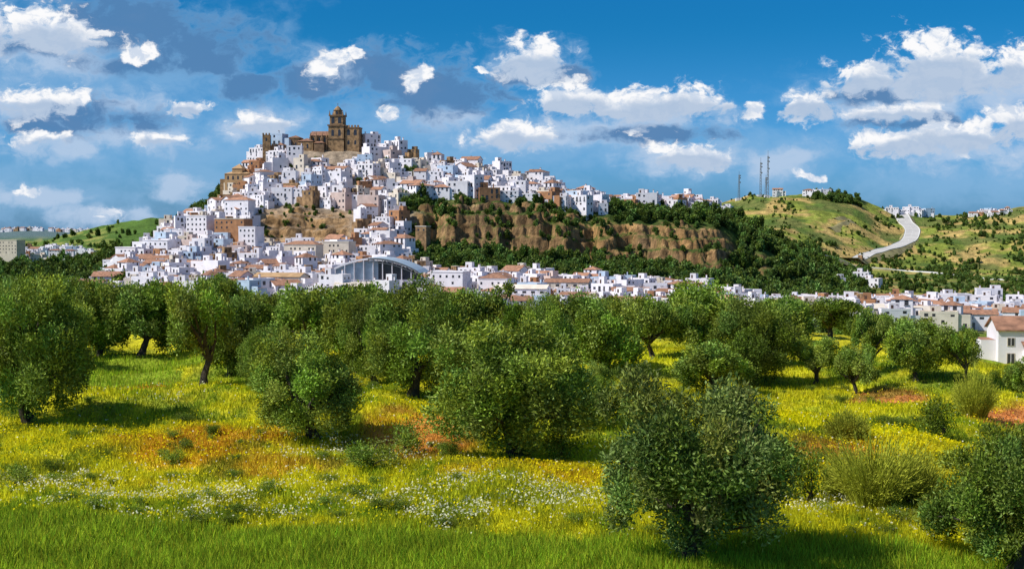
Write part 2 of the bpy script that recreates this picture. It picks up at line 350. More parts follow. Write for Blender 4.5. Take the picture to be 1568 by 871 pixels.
for k,(u,gv,hp,wp,kd) in enumerate(TR):
    d=11*F/(gv-HZ);x=(u-UC)/F*d
    for _ in range(6):
        z=H1(x,d);d=.5*d+.5*(-z*F/(gv-HZ));x=(u-UC)/F*d
    h=hp/F*d;w=wp/F*d
    if kd=='m': me=OLM
    else:
        src={'a':OL,'b':OLB,'t':OLT}[kd];me=src[k%len(src)]
    s=w/6.2;put(me,None,name='olive_tree',loc=(x,d,H1(x,d)-.05),rot=random.uniform(0,6.28),scale=(s,s,h/6.05));pos.append((x,d))
k=0
for _ in range(12000):
    d=random.uniform(124,255);u=random.uniform(-160,1460);x=(u-UC)/F*d
    if d<150 and (80<u<310): continue
    if u>1230 and random.random()<.93: continue
    if u>1000 and random.random()<.4: continue
    if 970<u<1070 and d<165: continue
    if any((x-a)**2+(d-b)**2<(8.6)**2 for a,b in pos): continue
    pos.append((x,d));h=random.uniform(4.0,6.3)
    if u<330: h+=.5
    if u>1150: h-=.6
    s=random.uniform(.8,1.25)
    put(OLB[k%6],None,name='olive_tree',loc=(x,d,H1(x,d)-.1),rot=random.uniform(0,6.28),scale=(s,s,h/6.05));k+=1
    if k>135: break
for (u,gv,hp,wp) in [(1447,672,72,85),(1243,792,95,90),(18,757,42,65),(685,708,35,45),(570,735,55,110),(620,700,60,80),(440,665,50,60),(860,705,80,80),(1215,740,60,60)]:
    d=11*F/(gv-HZ);x=(u-UC)/F*d;z=H1(x,d)
    put(BU[int(u)%3],None,name='wild_bush',loc=(x,d,z-.05),rot=random.uniform(0,6),scale=(wp/F*d/2.6,wp/F*d/2.6,hp/F*d/2.05))
sh=bpy.data.objects.new('field_shrubs',None);sc.collection.objects.link(sh)
for i in range(260):
    v=random.uniform(575,850);u=random.uniform(-60,1640);d=11*F/(v-HZ);x=(u-UC)/F*d
    c,cr,da,ye=field(np.array([x]),np.array([d]))
    if cr[0]>.3 or fbm(np.array([x/9]),np.array([d/9]),91,2)[0]<.47: continue
    s=random.uniform(.08,.36);put(BU[i%3],None,par=sh,name='weed_clump',loc=(x,d,H1(x,d)-.03),rot=random.uniform(0,6),scale=(s*1.7,s*1.7,s))
def broom(name,n,H,W,seed,c0):
    r=np.random.default_rng(seed);a=r.uniform(0,2*math.pi,n);sp=r.random(n)**.6
    lump=1+.35*np.sin(a*3+seed)*np.sin(a*5+1)
    B=np.stack([np.cos(a)*sp*W*.2,np.sin(a)*sp*W*.2,np.zeros(n)],1)
    T=np.stack([np.cos(a)*sp*W*.5*lump,np.sin(a)*sp*W*.5*lump,H*r.uniform(.35,1,n)*(1-.3*sp)*lump],1)
    V=[]
    M=B*.5+T*.5+C([0,0,.12*H])+r.normal(size=(n,3))*.08
    for q0,q1 in((B,M),(M,T)):
        S=r.normal(size=(n,3));S/=np.linalg.norm(S,axis=1,keepdims=True);S*=.016
        V.append(np.stack([q0-S,q0+S,q1+S*.5,q1-S*.5],1).reshape(-1,3))
    m=n*5;i=r.integers(0,n,m);t=r.random(m)[:,None];P=M[i]*(1-t)+T[i]*t+r.normal(size=(m,3))*.1
    v,_=leaves(P,(T-M)[i]+r.normal(size=(m,3))*.2,.14,.035,r);V.append(v);V=np.concatenate(V)
    col=C(c0)*np.repeat(r.uniform(.5,1.5,len(V)//4),4)[:,None]
    return mesh_np(name,V,np.arange(len(V)).reshape(-1,4),[M_leaf],col=col)
for (u,gv,hp,wp,s) in [(1340,800,105,140,1),(1405,790,75,100,2),(1300,690,45,80,3),(1495,628,66,80,4),(1290,780,60,60,5)]:
    d=11*F/(gv-HZ);x=(u-UC)/F*d
    put(broom('broom_bush',1300,hp/F*d*1.15,wp/F*d,s,(.34,.36,.04)),None,loc=(x,d,H1(x,d)-.05))
# ------------------------------------------------------------ grass, wheat, flowers
def scat(n,v0,v1):
    v=rng.uniform(v0,v1,n);y=11*F/(v-HZ);x=(rng.uniform(-140,1710,n)-UC)/F*y
    return x,y
def blades(name,n,v0,v1,hh,ww,keep,colf):
    x,y=scat(n,v0,v1);c,cr,da,ye=field(x,y);k=rng.random(n)<keep(cr,da,ye)
    x,y,c,cr=x[k],y[k],c[k],cr[k];m=len(x);z=Hg(x,y)
    hn=fbm(x/2,y/2,61,3)
    h=hh*rng.uniform(.5,1.4,m)*(.35+1.3*hn);w=ww*rng.uniform(.7,1.4,m)*(y/55)**.6;a=rng.uniform(-.6,.6,m)
    soil=(c[:,1]/(c[:,0]+1e-6)<.5);h=np.where(soil,h*.4,h)
    ln=rng.normal(size=(m,2))*h[:,None]*.35
    dx=np.cos(a)*w/2;dy=np.sin(a)*w/2
    V=np.stack([np.stack([x-dx,y-dy,z-.02],1),np.stack([x+dx,y+dy,z-.02],1),np.stack([x+ln[:,0],y+ln[:,1],z+h],1)],1).reshape(-1,3)
    cc=colf(c,m);put(mesh_np(name,V,np.arange(3*m).reshape(m,3),[M_grass],col=np.repeat(cc,3,0)),None)
blades('wild_grass',320000,515,900,.25,.055,lambda cr,da,ye:(1-cr)*.85,lambda c,m:np.clip(c*rng.uniform(.6,1.75,m)[:,None]*C([1,1.05,1]),0,.8))
blades('green_wheat_field',240000,520,900,.36,.045,lambda cr,da,ye:cr,lambda c,m:np.clip(c*1.4*rng.uniform(.5,1.6,m)[:,None]*(1+rng.normal(size=(m,3))*.10),0,.75))
def flowers(name,n,keep,colr,size,hh):
    x,y=scat(n,590,880);c,cr,da,ye=field(x,y);k=rng.random(n)<keep(cr,da,ye);x,y=x[k],y[k];m=len(x)
    z=Hg(x,y)+hh*rng.uniform(.4,1.2,m);D=rng.normal(size=(m,3))*C([1,1,.35])
    v,f=leaves(np.stack([x,y,z],1),D,size*(y/60)**.5,size*.85*(y/60)**.5,rng)
    cc=np.repeat(C(colr)*rng.uniform(.8,1.1,m)[:,None],4,0)
    put(mesh_np(name,v,f,[M_grass],col=cc),None)
flowers('white_daisies',190000,lambda cr,da,ye:da*.40+.012*(1-cr),(.88,.86,.60),.10,.32)
flowers('yellow_wildflowers',140000,lambda cr,da,ye:ye*.6+.10*(1-cr),(.80,.68,.01),.11,.30)
# ------------------------------------------------------------ houses
HM=[M_white,M_cream,M_pink,M_ochre,M_tile,M_flat,M_glass,M_door,M_brick,M_metal,M_stone,M_paleb]
def facade(b,x0,x1,y,z0,z1,r,side=0,dens=.66):
    st=2.9;nx=max(1,int((x1-x0)/2.5));z=z1-2.3
    while z>z0-3.2:
        for i in range(nx):
            if r.random()>dens: continue
            cx=x0+(i+.5)*(x1-x0)/nx+r.uniform(-.25,.25);w=r.choice([.45,.55,.68]);h=r.choice([.9,1.2,1.4,2.0]);zb=z+(.9 if h<1.5 else .1)
            if side==0:
                b.box(cx-w,cx+w,y-.03,y+.05,zb,zb+h,6)
                if h>1.5 and r.random()<.6: b.box(cx-w-.3,cx+w+.3,y-.5,y-.04,zb-.12,zb,9);b.box(cx-w-.3,cx+w+.3,y-.5,y-.46,zb+.75,zb+.85,9)
            else: b.box(y-(.03 if side<0 else .05),y+(.05 if side<0 else .03),cx-w,cx+w,zb,zb+h,6)
        z-=st
def house(seed):
    r=random.Random(seed);b=MB()
    wm=r.choices([0,1,2,3,8,10,11],[32,4.5,2.2,1.8,1.5,1.8,1.8])[0]
    w=r.uniform(6.5,14.5);d=r.uniform(6.5,9.5);h=r.choice([3.4,5.8,6.2,7.4,8.8])+r.uniform(-.3,.5)
    x0,x1,y0,y1=-w/2,w/2,-d/2,d/2
    kind=r.choices(['flat','gable','hip'],[7,2.3,.4])[0]
    b.box(x0,x1,y0,y1,-7,h,wm,top=5)
    facade(b,x0+.4,x1-.4,y0,0,h,r);facade(b,y0+.4,y1-.4,x0,0,h,r,-1,.5);facade(b,y0+.4,y1-.4,x1,0,h,r,1,.5)
    if kind=='flat':
        p=r.uniform(.5,1.0);t=.22
        b.box(x0-.03,x1+.03,y0-.03,y0+t,h-.15,h+p,wm);b.box(x0-.03,x1+.03,y1-t,y1+.03,h-.15,h+p,wm)
        b.box(x0-.02,x0+t,y0+t,y1-t,h-.15,h+p-.01,wm);b.box(x1-t,x1+.02,y0+t,y1-t,h-.15,h+p-.01,wm)
        if r.random()<.65:
            a=r.uniform(x0+.5,x1-4);c=r.uniform(-.5,1);q=r.uniform(2.5,3.4);ww=r.uniform(2.8,4.5)
            b.box(a,min(a+ww,x1-.3),c,y1-.3,h+.01,h+q,wm,top=r.choice([4,5,0]));b.box(a+.6,a+1.5,c-.04,c+.03,h+.05,h+2.1,7)
    elif kind=='gable':b.gable(x0,x1,y0,y1,h,r.uniform(1.3,2.1),4,wm)
    else:b.hip(x0,x1,y0,y1,h,r.uniform(1.4,2),4)
    if r.random()<.6:
        sx=r.choice([-1,1]);ww=r.uniform(3,5);hh=h*r.uniform(.45,.8);a,c=(x1-.05,x1+ww) if sx>0 else (x0-ww,x0+.05)
        b.box(a,c,y0+.8,y1-1,-7,hh,wm,top=r.choice([4,5,5]));facade(b,a+.3,c-.3,y0+.8,0,hh,r,dens=.6)
        b.box(a,c,y0+.78,y0+1.0,hh-.1,hh+.7,wm)
    cx=r.uniform(x0+.8,x1-.8);b.box(cx-.3,cx+.3,.8,1.4,h,h+2.2,wm,top=9);b.box(cx-.4,cx+.4,.7,1.5,h+2.2,h+2.35,4)
    return b.mesh('white_house',HM),wm
HS=[house(s) for s in range(60)];NH=len(HS)
names={0:'white_house',1:'cream_house',2:'pink_house',3:'ochre_house',8:'brick_house',10:'stone_house',11:'pale_blue_house'}
def inmask(u,d):
    n=float(fbm(np.array([u/60.]),np.array([d/60.]),77,3)[0])
    if d<=690: return u>105+30*n and u<1640 and not (485<u<655 and d>615 and d<690)
    if d<=790: return 165<u<(1230-(d-690)*1.6)
    if d<905:
        if u>632-(d-790)*.15: return False
        if 392<u<545 and 848<d<900: return False
        return u>172+(d-790)*.7
    if d<=1003:
        if u<300+ (d-905)*.9 : return 255<u and d<940
        lim=930 if d<955 else 1105
        if u>lim: return False
        if 440<u<560 and d>972: return False
        return True
    return False
cnt=0
dd=600.
row=0
while dd<1004:
    sf=.88 if dd<700 else (.98 if dd<860 else 1.04)
    step=9.3*sf
    x=(100-UC)/F*dd+(row%2)*step*.5
    while x<(1650-UC)/F*dd:
        px=x+random.uniform(-2.2,2.2);py=dd+random.uniform(-2.6,2.6);u=UC+F*px/py
        x+=step*random.uniform(.85,1.4)
        if inmask(u,py) and random.random()<(.92 if dd>780 or u<640 else (.85 if u<1100 else .9)):
            if cliff(np.array([u]),np.array([py]))[0]>.3: continue
            z=H1(px,py)
            me,wm=HS[random.randrange(NH)]
            s=sf*random.uniform(.74,1.18)
            rot=-.48+random.gauss(0,.32)
            if random.random()<.2: rot+=1.2
            put(me,None,name=names[wm],loc=(px,py,z+random.uniform(-.8,.8)),rot=rot,scale=(s,s,s*random.uniform(.85,1.25)));cnt+=1
    dd+=step*1.0;row+=1
print('houses',cnt)
def hs_at(u,v,d0,d1,s=1,rot=None,k=None):
    x,d=onground(u,v,d0,d1);me,wm=HS[k if k is not None else random.randrange(NH)]
    put(me,None,name=names[wm],loc=(x,d,H1(x,d)),rot=random.uniform(-.6,.1) if rot is None else rot,scale=(s,s,s))
for i in range(34): hs_at(random.uniform(25,140),random.uniform(386,400),1250,2000,1.0)
for i in range(12): hs_at(random.uniform(1362,1450),random.uniform(327,331),1350,1519,.95)
for i in range(14): hs_at(random.uniform(1485,1545),random.uniform(323,331),1400,1519,.7)
for u,v in [(1238,300),(1250,301),(1262,300),(1190,299),(1320,438),(1335,440),(1285,440),(1310,402),(1095,330),(1080,331),(1070,332),(1060,334)]: hs_at(u,v,1100 if v<400 else 900,1519)
for i in range(60):
    u=random.uniform(0,150);d=random.uniform(4200,4490);x=(u-UC)/F*d;me,wm=HS[i%34];put(me,None,name=names[wm],loc=(x,d,H1(x,d)),rot=-.3,scale=(1.3,1.3,1.3))
for i in range(30):
    u=random.uniform(930,1110);d=random.uniform(985,1004);x=(u-UC)/F*d;me,wm=HS[i];put(me,None,name=names[wm],loc=(x,d,H1(x,d)),rot=-.4,scale=(.75,.75,.8))
# ------------------------------------------------------------ landmark buildings
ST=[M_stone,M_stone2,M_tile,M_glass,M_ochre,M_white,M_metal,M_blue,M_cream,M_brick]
def arch(b,cx,y,z0,w,h,m):
    n=8;p=[(cx-w/2,y,z0),(cx+w/2,y,z0)]
    for i in range(n+1):
        a=math.pi*i/n;p.append((cx+w/2*math.cos(a),y,z0+h-w/2+w/2*math.sin(a)))
    b.quad(p,m)
b=MB()
b.box(-5.2,5.8,-5,6,-8,17,0)
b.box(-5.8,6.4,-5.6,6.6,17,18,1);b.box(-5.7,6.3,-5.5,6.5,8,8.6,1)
b.box(-4.4,5,-4.2,5.2,18,24,0)
for cx in(-2.1,2.7): arch(b,cx,-4.22,18.8,2.3,4.4,3);arch(b,cx,-5.02,10,1.9,4.5,3)
for cx in(-2,3):b.box(-4.43,-4.38,cx-1,cx+1,18.8,22.5,3)
b.box(-5,5.6,-4.8,5.8,24,24.8,1)
for x in(-4.4,5):
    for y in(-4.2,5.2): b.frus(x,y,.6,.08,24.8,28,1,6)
b.frus(.3,.5,3.2,3.0,24.8,28,0,8,math.pi/8)
arch(b,.3,-2.55,25.2,1.3,2.4,3)
b.frus(.3,.5,3.4,3.4,28,28.5,1,8,math.pi/8);b.frus(.3,.5,2.9,1.7,28.5,30.2,0,8);b.frus(.3,.5,1.7,.2,30.2,31.4,0,8);b.box(.2,.4,.4,.6,31.4,33.4,6);b.box(-.3,.9,.45,.55,32.5,32.7,6)
b.box(6.6,16.4,-4,6,-8,15.5,0);b.box(6.3,16.7,-4.3,6.3,15.5,16.2,1)
for cx in(9,13.8): arch(b,cx,-4.02,10.5,2.2,4,3);arch(b,cx,-4.02,4,1.4,3,3)
for i in range(5):b.box(6.5+i*2.2,7.6+i*2.2,-4.2,-3.2,16.2,17.6,0)
b.box(-19,-5.25,-3,10,-8,10.5,0);b.gable(-19,-5.3,-3,10,10.5,3.2,2,0)
b.box(-27,-16,-6,4,-8,6.5,0);b.hip(-27,-16,-6,4,6.5,2.2,2)
b.box(-34,-26.5,-4,6,-8,8.5,1);b.box(-34.3,-26.2,-4.3,6.3,8.5,9.2,0);b.hip(-34,-26.5,-4,6,9.2,1.8,2)
b.box(-15,-8,-7,-3.1,-8,5.2,1);b.hip(-15,-8,-7,-3.1,5.2,1.2,2)
for x in(-18.4,-14.2,-10,-6.6):
    b.box(x-.6,x+.6,-4.6,-3.05,-8,9.5,1);b.frus(x,-3.8,.5,.05,9.5,13.2,0,4)
for x in(-16.3,-12.1,-8.3):arch(b,x,-3.02,6,1.1,3,3)
for x in(-24,-20):arch(b,x,-6.02,1.5,1.2,3,3)
for x in(-32,-29):arch(b,x,-4.02,3.2,1.1,2.6,3)
x=(518-UC)/F*996;put(b.mesh('church_with_bell_tower',ST),None,loc=(x,994,H1(x,994)-1.8),rot=-.12)
b=MB()
b.box(-2.6,2.6,-3,3,-12,8,0)
for i in range(3):b.box(-2.6+i*2.1,-1.6+i*2.1,-3.1,-2.3,8,9.2,0)
b.box(2.6,13,-1.2,1.2,-12,.8,1)
for i in range(4):b.box(3.4+i*2.4,4.6+i*2.4,-1.25,-.5,.8,1.9,0)
arch(b,0,-3.03,3.5,1.1,2.4,3)
x=(412-UC)/F*990;put(b.mesh('castle_wall_tower',ST),None,loc=(x,984,-(225-HZ)*984/F),rot=.05)
b=MB()
b.box(-9,8,-6,6,-10,5,4);b.hip(-9,8,-6,6,5,2.4,4);b.box(-4,3,-5,5,5.5,8.5,4);b.hip(-4,3,-5,5,8.5,3.4,4);b.box(-13,-8.9,-4,4,-10,1.5,0)
for x in(-6.5,-3,.5,4,6.5):arch(b,x,-6.03,1,1.2,2.6,3);arch(b,x,-6.03,-4,1.2,2.6,3)
x=(368-UC)/F*960;put(b.mesh('ochre_convent',ST),None,loc=(x,962,-(278-HZ)*962/F),rot=-.15)
def block(name,u,v,d,w,dep,h,m,rows,cols,roof=None):
    b=MB();b.box(-w/2,w/2,-dep/2,dep/2,-12,h,m,top=8)
    b.box(-w/2-.2,w/2+.2,-dep/2-.2,dep/2+.2,h,h+.5,5 if m==5 else 8)
    for r_ in range(rows):
        for c in range(cols):
            if random.random()<.2: continue
            cx=-w/2+(c+.5)*w/cols+random.uniform(-.2,.2);z=h-1.9-r_*3
            b.box(cx-.5,cx+.5,-dep/2-.03,-dep/2+.1,z-.6,z+.6,3)
    for r_ in range(rows):
        for c in range(3):
            cy=-dep/2+(c+.5)*dep/3;z=h-1.9-r_*3
            b.box(-w/2-.03,-w/2+.1,cy-.45,cy+.45,z-.6,z+.6,3)
    if roof: b.hip(-w/2,w/2,-dep/2,dep/2,h+.5,2,2)
    x=(u-UC)/F*d;put(b.mesh(name,ST),None,loc=(x,d,-(v-HZ)*d/F),rot=-.35)
block('brick_apartment_block',358,364,838,20,10,11,9,2,6)
block('white_apartment_block',385,385,815,11,10,14,5,4,4);block('white_apartment_block',308,372,845,14,10,16,5,4,5)
block('white_apartment_block',368,352,880,17,9,18,5,4,5,1);block('white_apartment_block',272,385,850,13,9,13,5,4,4)
block('white_apartment_block',200,412,790,13,10,12,5,4,5);block('white_apartment_block',245,398,800,16,9,11,5,3,5)
block('white_apartment_block',690,446,655,16,10,9,5,2,5);block('white_apartment_block',760,450,655,14,10,7,5,2,5,1)
block('stone_chapel',648,375,850,7,7,11,0,1,2);block('cream_apartment_block',465,400,790,20,9,9,8,3,7,1);block('cream_apartment_block',520,395,800,16,9,9,8,3,6)
block('cream_apartment_block',12,398,1300,30,12,18,8,4,9)
def shed(u,v,d,w,dep,h,m,rm,rot):
    b=MB();b.box(-w/2,w/2,-dep/2,dep/2,-6,h,m);b.gable(-w/2,w/2,-dep/2,dep/2,h,1.6,rm,m)
    n=int(w/4)
    for i in range(n): cx=-w/2+(i+.5)*w/n;b.box(cx-.9,cx+.9,-dep/2-.03,-dep/2+.1,h-2,h-1,3)
    b.box(-1.8,1.8,-dep/2-.04,-dep/2+.1,-2,2.6,6)
    x=(u-UC)/F*d;put(b.mesh('industrial_shed',ST),None,loc=(x,d,-(v-HZ)*d/F),rot=rot)
for a in [(1060,480,610,26,14,5,5,8,-.1),(1160,486,600,30,16,4.6,8,8,-.2),(1235,489,590,26,14,5,5,8,.1),(1300,491,585,28,14,5.5,8,8,-.15),(900,470,630,24,12,5,5,2,-.3),(1000,476,625,18,12,5,5,2,-.3),(1400,494,600,22,12,5.5,5,8,-.2),(800,458,640,24,12,5,5,8,-.2),(1485,502,590,22,12,6,5,2,-.2),(870,447,700,22,12,5,8,2,-.2),(560,452,605,26,12,4,4,8,0),(430,440,640,22,12,5,8,4,-.2)]: shed(*a)
for i in range(70):
    u=random.uniform(1230,1640);d=random.uniform(560,720);x=(u-UC)/F*d;me,wm=HS[random.randrange(NH)]
    s=random.uniform(.8,1.05);put(me,None,name=names[wm],loc=(x,d,H1(x,d)+1.6),rot=-.4+random.gauss(0,.3),scale=(s*1.2,s,s))
# arched sports hall
b=MB();W=44;R=7;n=20;dp=30
def az(t): return 6.5+R*math.sin(math.pi*t)**.8 if 0<t<1 else 6.5
for i in range(n):
    t0,t1=i/n,(i+1)/n;xa,xb=-W/2+W*t0,-W/2+W*t1;za,zb_=az(t0),az(t1)
    b.quad([(xa,0,za),(xb,0,zb_),(xb,dp,zb_),(xa,dp,za)],7)
    b.quad([(xa,-.02,za-.9),(xb,-.02,zb_-.9),(xb,-.02,zb_),(xa,-.02,za)],5 if t0<.45 else 6)
    b.quad([(xa,1.5,za-1.2),(xb,1.5,zb_-1.2),(xb,1.5,3.6),(xa,1.5,3.6)],7 if t0<.55 else 3)
    if i%2==0:
        b.box(xa-.15,xa+.15,-.1,1.4,-6,za-.9,5)
    if t0>.4: b.quad([(xa,-.3,za-2.2),(xb,-.3,zb_-2.2),(xb,-.3,zb_-1.9),(xa,-.3,za-1.9)],6);b.box(xa-.12,xa+.12,-.35,-.2,za-2.1,za-.3,6)
b.box(-W/2,W/2,1.6,dp,-6,3.6,5,top=5)
for i in range(9):b.box(-W/2+2+i*4.7,-W/2+4.4+i*4.7,1.55,1.7,.4,2.2,3)
x=(571-UC)/F*645;put(b.mesh('arched_sports_hall',ST),None,loc=(x,645,-(440-HZ)*645/F),rot=-.08)
# near white farmhouse
b=MB()
b.box(-1,11,-4,4,-4,5.6,5);b.gable(-1,11,-4,4,5.6,1.7,2,5);b.box(-3.2,-.9,-2.5,3,-4,4.0,5,top=2)
b.box(2.5,8,-7,-3.95,-4,2.6,5);b.quad([(2.2,-7.4,2.5),(8.3,-7.4,2.5),(8.3,-3.9,4.0),(2.2,-3.9,4.0)],2);b.quad([(2.2,-7.4,2.35),(8.3,-7.4,2.35),(8.3,-7.4,2.5),(2.2,-7.4,2.5)],2)
for cx,z,w,h in[(.8,3.3,.9,1.1),(4,4.1,.8,.8),(6.8,4.1,.8,.8),(9.8,3.3,.9,1.1),(.8,.2,1,1.9),(9.8,.3,.9,1.2)]:
    b.box(cx-w/2-.1,cx+w/2+.1,-4.06,-3.95,z-.1,z+h+.1,8);b.box(cx-w/2,cx+w/2,-4.09,-4.0,z,z+h,3);b.box(cx-.03,cx+.03,-4.12,-4.07,z,z+h,5)
for cx in(3.6,6.4):b.box(cx-.5,cx+.5,-7.04,-6.95,.2,1.4,3)
b.box(8.5,9.2,0,.7,5.6,8.2,5);b.box(8.4,9.3,-.1,.8,8.2,8.4,2)
x=(1532-UC)/F*212;put(b.mesh('white_farmhouse',ST),None,loc=(x,212,-20.6),rot=-.12)
# ------------------------------------------------------------ radio masts
def mast(u,d,h):
    b=MB();x=(u-UC)/F*d
    def bar(p,q,r):
        v,f=tube([p,q],[r,r],4);n=len(b.v);b.v+=[tuple(a) for a in v]
        for g in f: b.f.append([n+int(i) for i in g]);b.m.append(0)
    w0,w1=1.5,.5;L=[(math.cos(a),math.sin(a)) for a in(.5,2.6,4.7)];ns=12
    for k in range(3): bar((L[k][0]*w0,L[k][1]*w0,-2),(L[k][0]*w1,L[k][1]*w1,h*.88),.17)
    for i in range(ns):
        z0=h*.88*i/ns;z1=h*.88*(i+1)/ns;a=w0+(w1-w0)*i/ns;c=w0+(w1-w0)*(i+1)/ns
        for k in range(3):
            j=(k+1)%3;bar((L[k][0]*a,L[k][1]*a,z0),(L[j][0]*c,L[j][1]*c,z1),.09)
    bar((0,0,h*.86),(0,0,h),.16)
    for z in(.6,.75,.83):b.frus(.9,-.6,.8,.8,h*z,h*z+1.4,0,8)
    b.box(-3,3,3,6,-1,2.8,1)
    put(b.mesh('radio_mast',[M_metal,M_white]),None,loc=(x,d,H1(x,d)))
mast(1131,1495,31);mast(1164,1500,42);mast(1175,1490,50);mast(1172,1510,24)
# ------------------------------------------------------------ roads
def road(name,pts,w,d0,d1,mats,lift=.3,wall=.35):
    P=[onground(u,v,d0,d1) for u,v in pts];P=np.array(P)
    t=np.linspace(0,len(P)-1,len(P)*14);i0=np.clip(t.astype(int),0,len(P)-2);fr=(t-i0)[:,None]
    def g(k):return P[np.clip(k,0,len(P)-1)]
    p0,p1,p2,p3=g(i0-1),g(i0),g(i0+1),g(i0+2)
    Q=.5*((2*p1)+(-p0+p2)*fr+(2*p0-5*p1+4*p2-p3)*fr**2+(-p0+3*p1-3*p2+p3)*fr**3)
    for _ in range(10): Q[1:-1]=(Q[:-2]+Q[1:-1]*2+Q[2:])/4
    T=np.gradient(Q,axis=0);T/=np.linalg.norm(T,axis=1,keepdims=True)+1e-9;Nn=np.stack([-T[:,1],T[:,0]],1)
    zc=np.maximum.reduce([Hg(Q[:,0]+Nn[:,0]*k,Q[:,1]+Nn[:,1]*k) for k in(-w*.5,0,w*.5)])
    zc=np.convolve(np.pad(zc,4,mode='edge'),np.ones(9)/9,'valid')+lift
    b=MB()
    for i in range(len(Q)-1):
        def pt(j,k,dz=0): return (Q[j,0]+Nn[j,0]*k,Q[j,1]+Nn[j,1]*k,zc[j]+dz)
        h=w/2
        b.quad([pt(i,-h),pt(i,h),pt(i+1,h),pt(i+1,-h)],0)
        for sg in(-1,1):
            b.quad([pt(i,sg*h),pt(i,sg*(h+7),-5),pt(i+1,sg*(h+7),-5),pt(i+1,sg*h)],3)
            b.quad([pt(i,sg*(h-.5),.02),pt(i,sg*(h-.9),.02),pt(i+1,sg*(h-.9),.02),pt(i+1,sg*(h-.5),.02)],2)
            b.quad([pt(i,sg*(h+.02),.0),pt(i,sg*(h+.02),wall),pt(i+1,sg*(h+.02),wall),pt(i+1,sg*(h+.02),.0)],1)
        if i%3==0:b.quad([pt(i,-.15,.03),pt(i,.15,.03),pt(i+1,.15,.03),pt(i+1,-.15,.03)],2)
    put(b.mesh(name,mats),None)
rm=[M_road,M_paint,M_paint,mat('embankment',(.34,.29,.12),.95,.6,.15)]
road('winding_road',[(1378,329),(1384,340),(1396,352),(1394,366),(1378,378),(1352,388),(1325,394),(1300,400)],15,1080,1519,rm,.5)
road('valley_road',[(1255,395),(1290,405),(1340,412),(1400,417),(1470,423),(1540,430),(1620,436)],9,1065,1500,rm,.6)
road('dirt_track',[(1268,350),(1285,343),(1300,338),(1290,333),(1275,335)],3,1200,1519,[rm[3]]*4,.2,.02)
# ------------------------------------------------------------ woods
wd=bpy.data.objects.new('hillside_woodland',None);sc.collection.objects.link(wd)
def tr(u,d,s,par=wd):
    x=(u-UC)/F*d;put(FT[random.randrange(6)],None,par=par,name='woodland_tree',loc=(x,d,H1(x,d)-.5*s),rot=random.uniform(0,6.28),scale=(s*random.uniform(.85,1.2),s*random.uniform(.85,1.2),s*random.uniform(.8,1.3)))
n=0
for _ in range(16000):
    u=random.uniform(625,1330);d=random.uniform(783,1120)
    if d>905 and u<905: continue
    if 905<=d<1005 and u<1110 and not(d<960 and u>935): continue
    if u<1110 and d>=1005: continue
    nn=float(fbm(np.array([u/45.]),np.array([d/30.]),88,3)[0])
    face=858<d<905 and u<1120
    if face and (nn<.50 or random.random()<.15): continue
    if not face and nn<.30: continue
    tr(u,d,random.uniform(.5,1.2) if not face else random.uniform(.22,.68));n+=1
    if n>2300: break
for i in range(420): tr(random.uniform(-60,185),random.uniform(640,1150),random.uniform(.7,1.3))
for i in range(90): tr(random.uniform(235,352),random.uniform(955,1010),random.uniform(.6,1.1))
for i in range(60): tr(random.uniform(1245,1318),random.uniform(1470,1519),random.uniform(.7,1.2))
for i in range(240): tr(random.uniform(180,1200),random.uniform(610,990),random.uniform(.35,.85))
for i in range(26): tr(random.uniform(590,645),random.uniform(955,985),random.uniform(.7,1.1))
for i in range(40): tr(random.uniform(600,650),random.uniform(890,915),random.uniform(.7,1.1))
for i in range(40): tr(random.uniform(395,545),random.uniform(858,895),random.uniform(.2,.5))
for i in range(30): tr(random.uniform(640,920),random.uniform(898,908),random.uniform(.3,.6))
for i in range(120): tr(random.uniform(0,280),random.uniform(1200,2080),random.uniform(.6,1.3))
for i in range(150): tr(random.uniform(-50,1650),random.uniform(330,540),random.uniform(.5,.9))
hs=bpy.data.objects.new('hillside_shrubs',None);sc.collection.objects.link(hs)
for i in range(2300):
    u=random.uniform(1080,1660);d=random.uniform(1080,1519)
    nn=float(fbm(np.array([u/40.]),np.array([d/60.]),99,3)[0])
    if nn<.42: continue
    tr(u,d,random.uniform(.10,.36) if nn<.60 else random.uniform(.3,.75),hs)
for i in range(650): tr(random.uniform(1280,1640),random.uniform(730,1100),random.uniform(.15,.7),hs)
# ------------------------------------------------------------ world
SE=math.radians(46)
w=bpy.data.worlds.new('World');sc.world=w;w.use_nodes=True;t=w.node_tree;L=t.links.new
bg=t.nodes['Background'];bg.inputs['Strength'].default_value=.11
sky=N(t,'ShaderNodeTexSky');sky.sky_type='NISHITA';sky.sun_disc=False;sky.sun_elevation=SE;sky.sun_rotation=math.radians(253)
def mth(op,a,b=None,c=None,cl=False):
    n=N(t,'ShaderNodeMath',operation=op);n.use_clamp=cl
    for i,q in enumerate((a,b,c)):
        if q is None: continue
        if isinstance(q,(int,float)): n.inputs[i].default_value=q
        else: L(q,n.inputs[i])
    return n.outputs[0]
def vm(op,a,b=None,c=None,out=0):
    n=N(t,'ShaderNodeVectorMath',operation=op)
    for i,q in enumerate((a,b,c)):
        if q is None: continue
        if isinstance(q,tuple): n.inputs[i].default_value=q
        else: L(q,n.inputs[i])
    return n.outputs[out]
def mr(x,a,b,c=0.,d=1.,smooth=True):
    n=N(t,'ShaderNodeMapRange');n.interpolation_type='SMOOTHSTEP' if smooth else 'LINEAR'
    L(x,n.inputs[0])
    for i,q in enumerate((a,b,c,d)):n.inputs[i+1].default_value=q
    return n.outputs[0]
